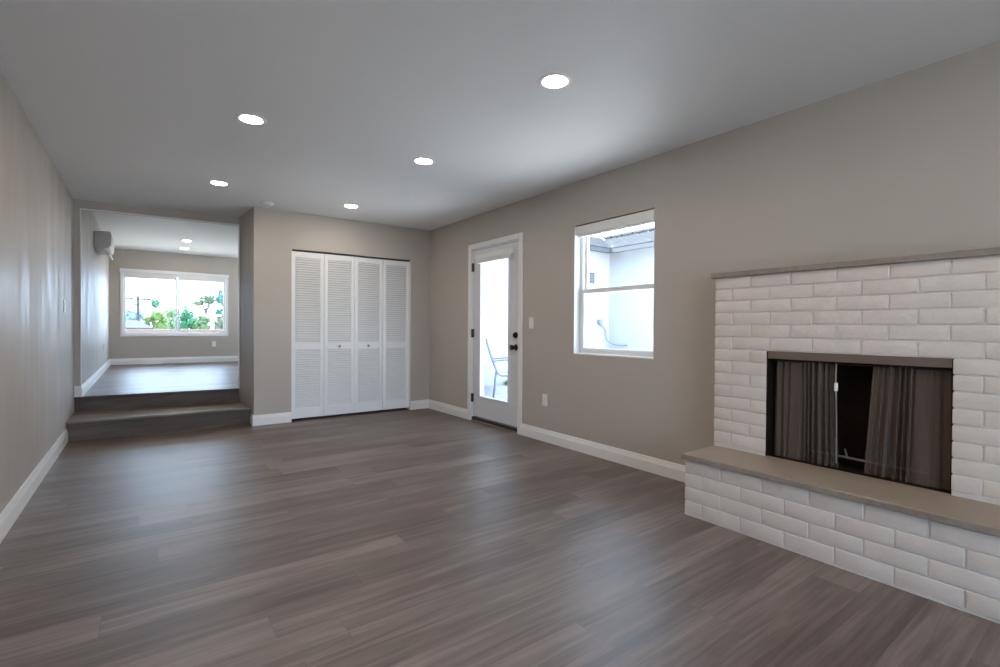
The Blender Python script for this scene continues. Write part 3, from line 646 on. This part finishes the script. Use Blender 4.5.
# ================================================================== STREET BEYOND THE FAR WINDOW
struct(MB().box(-40,26,-.56,50,36,-.53).build('floor_road', simple('asphalt', (.15,.15,.155), .9)))
tag(MB().box(-14,19.0,-.56,22,19.2,.96).box(-14,18.97,.96,22,19.23,1.0).build('garden_wall', simple('pink_block', (.20,.14,.115), .9, var=.08, bscale=2)), 'low pinkish garden wall across the bottom of the far window view', 'wall')
M_bark = simple('bark', (.10,.09,.08), .9, var=.2, bscale=4)
LEAF = {}
def leafmat(c):
    if c not in LEAF: LEAF[c] = simple('foliage', c, .7, var=.35, bscale=1.2)
    return LEAF[c]
def tree(px, Y, z0, z1, rad, col, lab, cat='tree', cone=False, flat=False, seed=0, dens=700, trunk_top=None, name='tree', base=-.55):
    """px: x in metres at depth Y"""
    rn = random.Random(seed); r = tag(empty(name, (px,Y,base)), lab, cat, 'trees beyond the far window')
    cz, hz = (z0+z1)/2-base, (z1-z0)/2
    tb = MB(); top = cz+hz*.3
    tb.tube([(0,0,0),(.05*rad,0,cz*.5),(-.03*rad,0.02,top)], [.07*rad+.05,.05*rad+.04,.03], 8)
    for k in range(5):
        a_ = rn.uniform(0,6.28); tb.tube([(0,0,(cz-hz)*.8+.1),(math.cos(a_)*rad*.3,math.sin(a_)*rad*.3,cz-hz*.3),(math.cos(a_)*rad*.65,math.sin(a_)*rad*.65,cz+hz*.2)], [.05*rad,.035*rad,.015*rad], 6)
    tb.build('trunk', M_bark, r, smooth=True)
    mb = MB(); cl = []
    for k in range(16):
        a_ = rn.uniform(0,6.28); q = math.sqrt(rn.random())*.72; zz = rn.uniform(-.62,.62)
        wf = (1-zz)*.55 if cone else math.sqrt(max(0,1-zz*zz))
        cl.append((Vector((math.cos(a_)*q*rad*wf, math.sin(a_)*q*rad*wf, cz+zz*hz)), rn.uniform(.26,.42)))
    ico = bmesh.new(); bmesh.ops.create_icosphere(ico, subdivisions=2, radius=1)
    for c, cr_ in cl:
        q0 = Vector((rn.random()*9, rn.random()*9, rn.random()*9))
        mb.add([c+Vector((v.co.x*cr_*rad, v.co.y*cr_*rad, v.co.z*cr_*hz*1.05))*(.72+.45*noise.noise(v.co*2.3+q0)) for v in ico.verts], [tuple(v.index for v in f.verts) for f in ico.faces])
    ico.free()
    for k in range(dens):
        c, cr_ = rn.choice(cl); d = Vector((rn.gauss(0,1),rn.gauss(0,1),rn.gauss(0,1))).normalized()*(rn.random()**.33)
        p = c+Vector((d.x*cr_*rad, d.y*cr_*rad, d.z*cr_*hz*1.05)); s_ = rn.uniform(.06,.12)*rad*(.7+.6*rn.random())
        n = Vector((rn.gauss(0,1),rn.gauss(0,1),rn.gauss(0,1)+.8)).normalized(); t1 = n.orthogonal().normalized(); t2 = n.cross(t1)
        mb.add([p-t1*s_, p-t2*s_*.5, p+t1*s_, p+t2*s_*.5], [(0,1,2,3)])
    mb.build('crown', leafmat(col), r); return r
def at(px, py, Y):
    """centre of something Y metres ahead seen at a given spot of the window view"""
    v = cw+cr*((px-500)/485.06)+cu*((333.5-py)/485.06); k = Y/v.y; return v.x*k, 1.11+v.z*k
def T(cx, cyp, rp, hp, Y, col, lab, **k):
    x, z = at(cx, cyp, Y); s_ = Y/485.0*1.25
    return tree(x, Y, z-hp*s_, z+hp*s_, rp*s_*.95, col, lab, **k)
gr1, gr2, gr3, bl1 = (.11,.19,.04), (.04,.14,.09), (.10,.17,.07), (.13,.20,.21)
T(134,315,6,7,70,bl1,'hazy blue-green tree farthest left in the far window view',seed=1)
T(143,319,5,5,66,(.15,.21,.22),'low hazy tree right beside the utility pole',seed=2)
T(153,320,9,7,41,gr1,'yellow-green spreading tree with grey trunk right of the low white roof',seed=3)
T(155.5,303.5,3.6,3.6,58,gr2,'teal treetop poking up above the yellow-green tree',seed=4,dens=400)
T(168,320,8,9,50,gr3,'light green tree left of the far window mullion',seed=5)
T(187,321,9,9,40,(.035,.15,.065),'dense deep green tree just right of the far window mullion',seed=6,dens=1000)
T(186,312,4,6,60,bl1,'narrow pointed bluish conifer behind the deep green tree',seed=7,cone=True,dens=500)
T(205,324,9,8,36,gr3,'light green tree behind the white lamp post',seed=8)
T(206,300,10,5,46,(.09,.14,.08),'tall arching tree with thin drooping crown in the right pane',seed=9,dens=420)
T(222,324,8,9,34,(.13,.19,.10),'pale green tree at the right edge of the far window',seed=10)
T(225,297,7,10,40,(.05,.14,.12),'tall teal tree cut by the right edge of the far window',seed=11,dens=600)
T(219,313,4,4,30,(.035,.12,.10),'dark teal branch mass below the tall teal tree',seed=12,dens=400)
T(176,325,7,6,44,gr3,'low bushy light green tree half hidden behind the far window mullion',seed=13)
T(197,325,6,6,47,(.05,.15,.10),'low teal bush between the deep green tree and the lamp post',seed=14)
T(214,327,7,6,50,(.09,.17,.12),'low green bush behind the base of the lamp post',seed=15)
T(162,326,6,5,48,(.13,.18,.09),'pale olive bush beside the white house gable',seed=16)
x, z = at(138,298,55)
up_ = tag(empty('utility_pole', (x,55,-.55)), 'thin wooden utility pole with crossarms at left in the far window view', 'utility pole')
M_pole = simple('pole_wood', (.04,.036,.033), .9)
part(MB().cyl((x,55,-.55),(x,55,z+.2),.13,.10,n=10), 'pole', M_pole, up_)
for dz, w_ in ((-.1,.75),(-.62,.45)): part(MB().box(x-w_-.3*(dz>-.5),54.9,z+dz-.08,x+w_+.2,55.1,z+dz+.08), 'crossarm', M_pole, up_)
mb = MB()
for dx in (-.9,-.5,.5,.9): part(MB().lathe((x+dx,55,z-.02),(0,0,1),[(0,.05),(.15,.08),(.2,.03)],8), 'insulator', M_fascia, up_)

x, z = at(212.3,314,24)
lp = tag(empty('lamp_post', (x,24,-.55)), 'white lamp post with wide crosspiece in the right pane of the far window', 'lamp post')
M_wm = simple('white_metal', (.80,.82,.84), .5)
part(MB().cyl((x,24,-.55),(x,24,z+.15),.07,.06,n=10), 'post', M_wm, lp)
part(MB().box(x-.34,23.95,z-.10,x+.34,24.05,z-.02), 'crosspiece', M_wm, lp)
part(MB().lathe((x,24,z+.0),(0,0,1),[(0,.06),(.10,.14),(.28,.11),(.36,.02)],12), 'lantern', M_wm, lp, smooth=True)
# low pale roof with a shallow pitch at left
x0, z0 = at(116,331,32); x1, z1 = at(154,326,32); _, zr = at(132,319.5,32)
hs_ = tag(empty('neighbour_house', ((x0+x1)/2,34,-.55)), 'low white building with pale shallow roof at left in the far window view', 'building')
part(MB().box(x0-3,32.6,-.55,x1-.4,38,z1-.05), 'wall', simple('house_siding', (.06,.063,.07), .9, spec=0), hs_)
rx = x0+.52*(x1-x0)
mb = MB(); mb.add([(x0-3.6,32,z1-.10),(x1,32,z1-.10),(rx,35,zr),(x0-3.6,35,zr),(x1,38.5,z1-.10),(x0-3.6,38.5,z1-.10),
                   (x0-3.6,32,z1-.22),(x1,32,z1-.22),(x1,38.5,z1-.22),(x0-3.6,38.5,z1-.22)],
                  [(0,1,2,3),(1,4,2),(4,5,3,2),(5,0,3),(0,6,7,1),(1,7,8,4),(4,8,9,5),(5,9,6,0),(6,9,8,7)])
part(mb, 'roof', simple('pale_roof', (.050,.055,.063), 1, spec=0, var=.15, bscale=1), hs_)
part(MB().box(x0+1.2,32.55,z1-.75,x0+2.0,32.62,z1-.35), 'window', M_fascia, hs_)
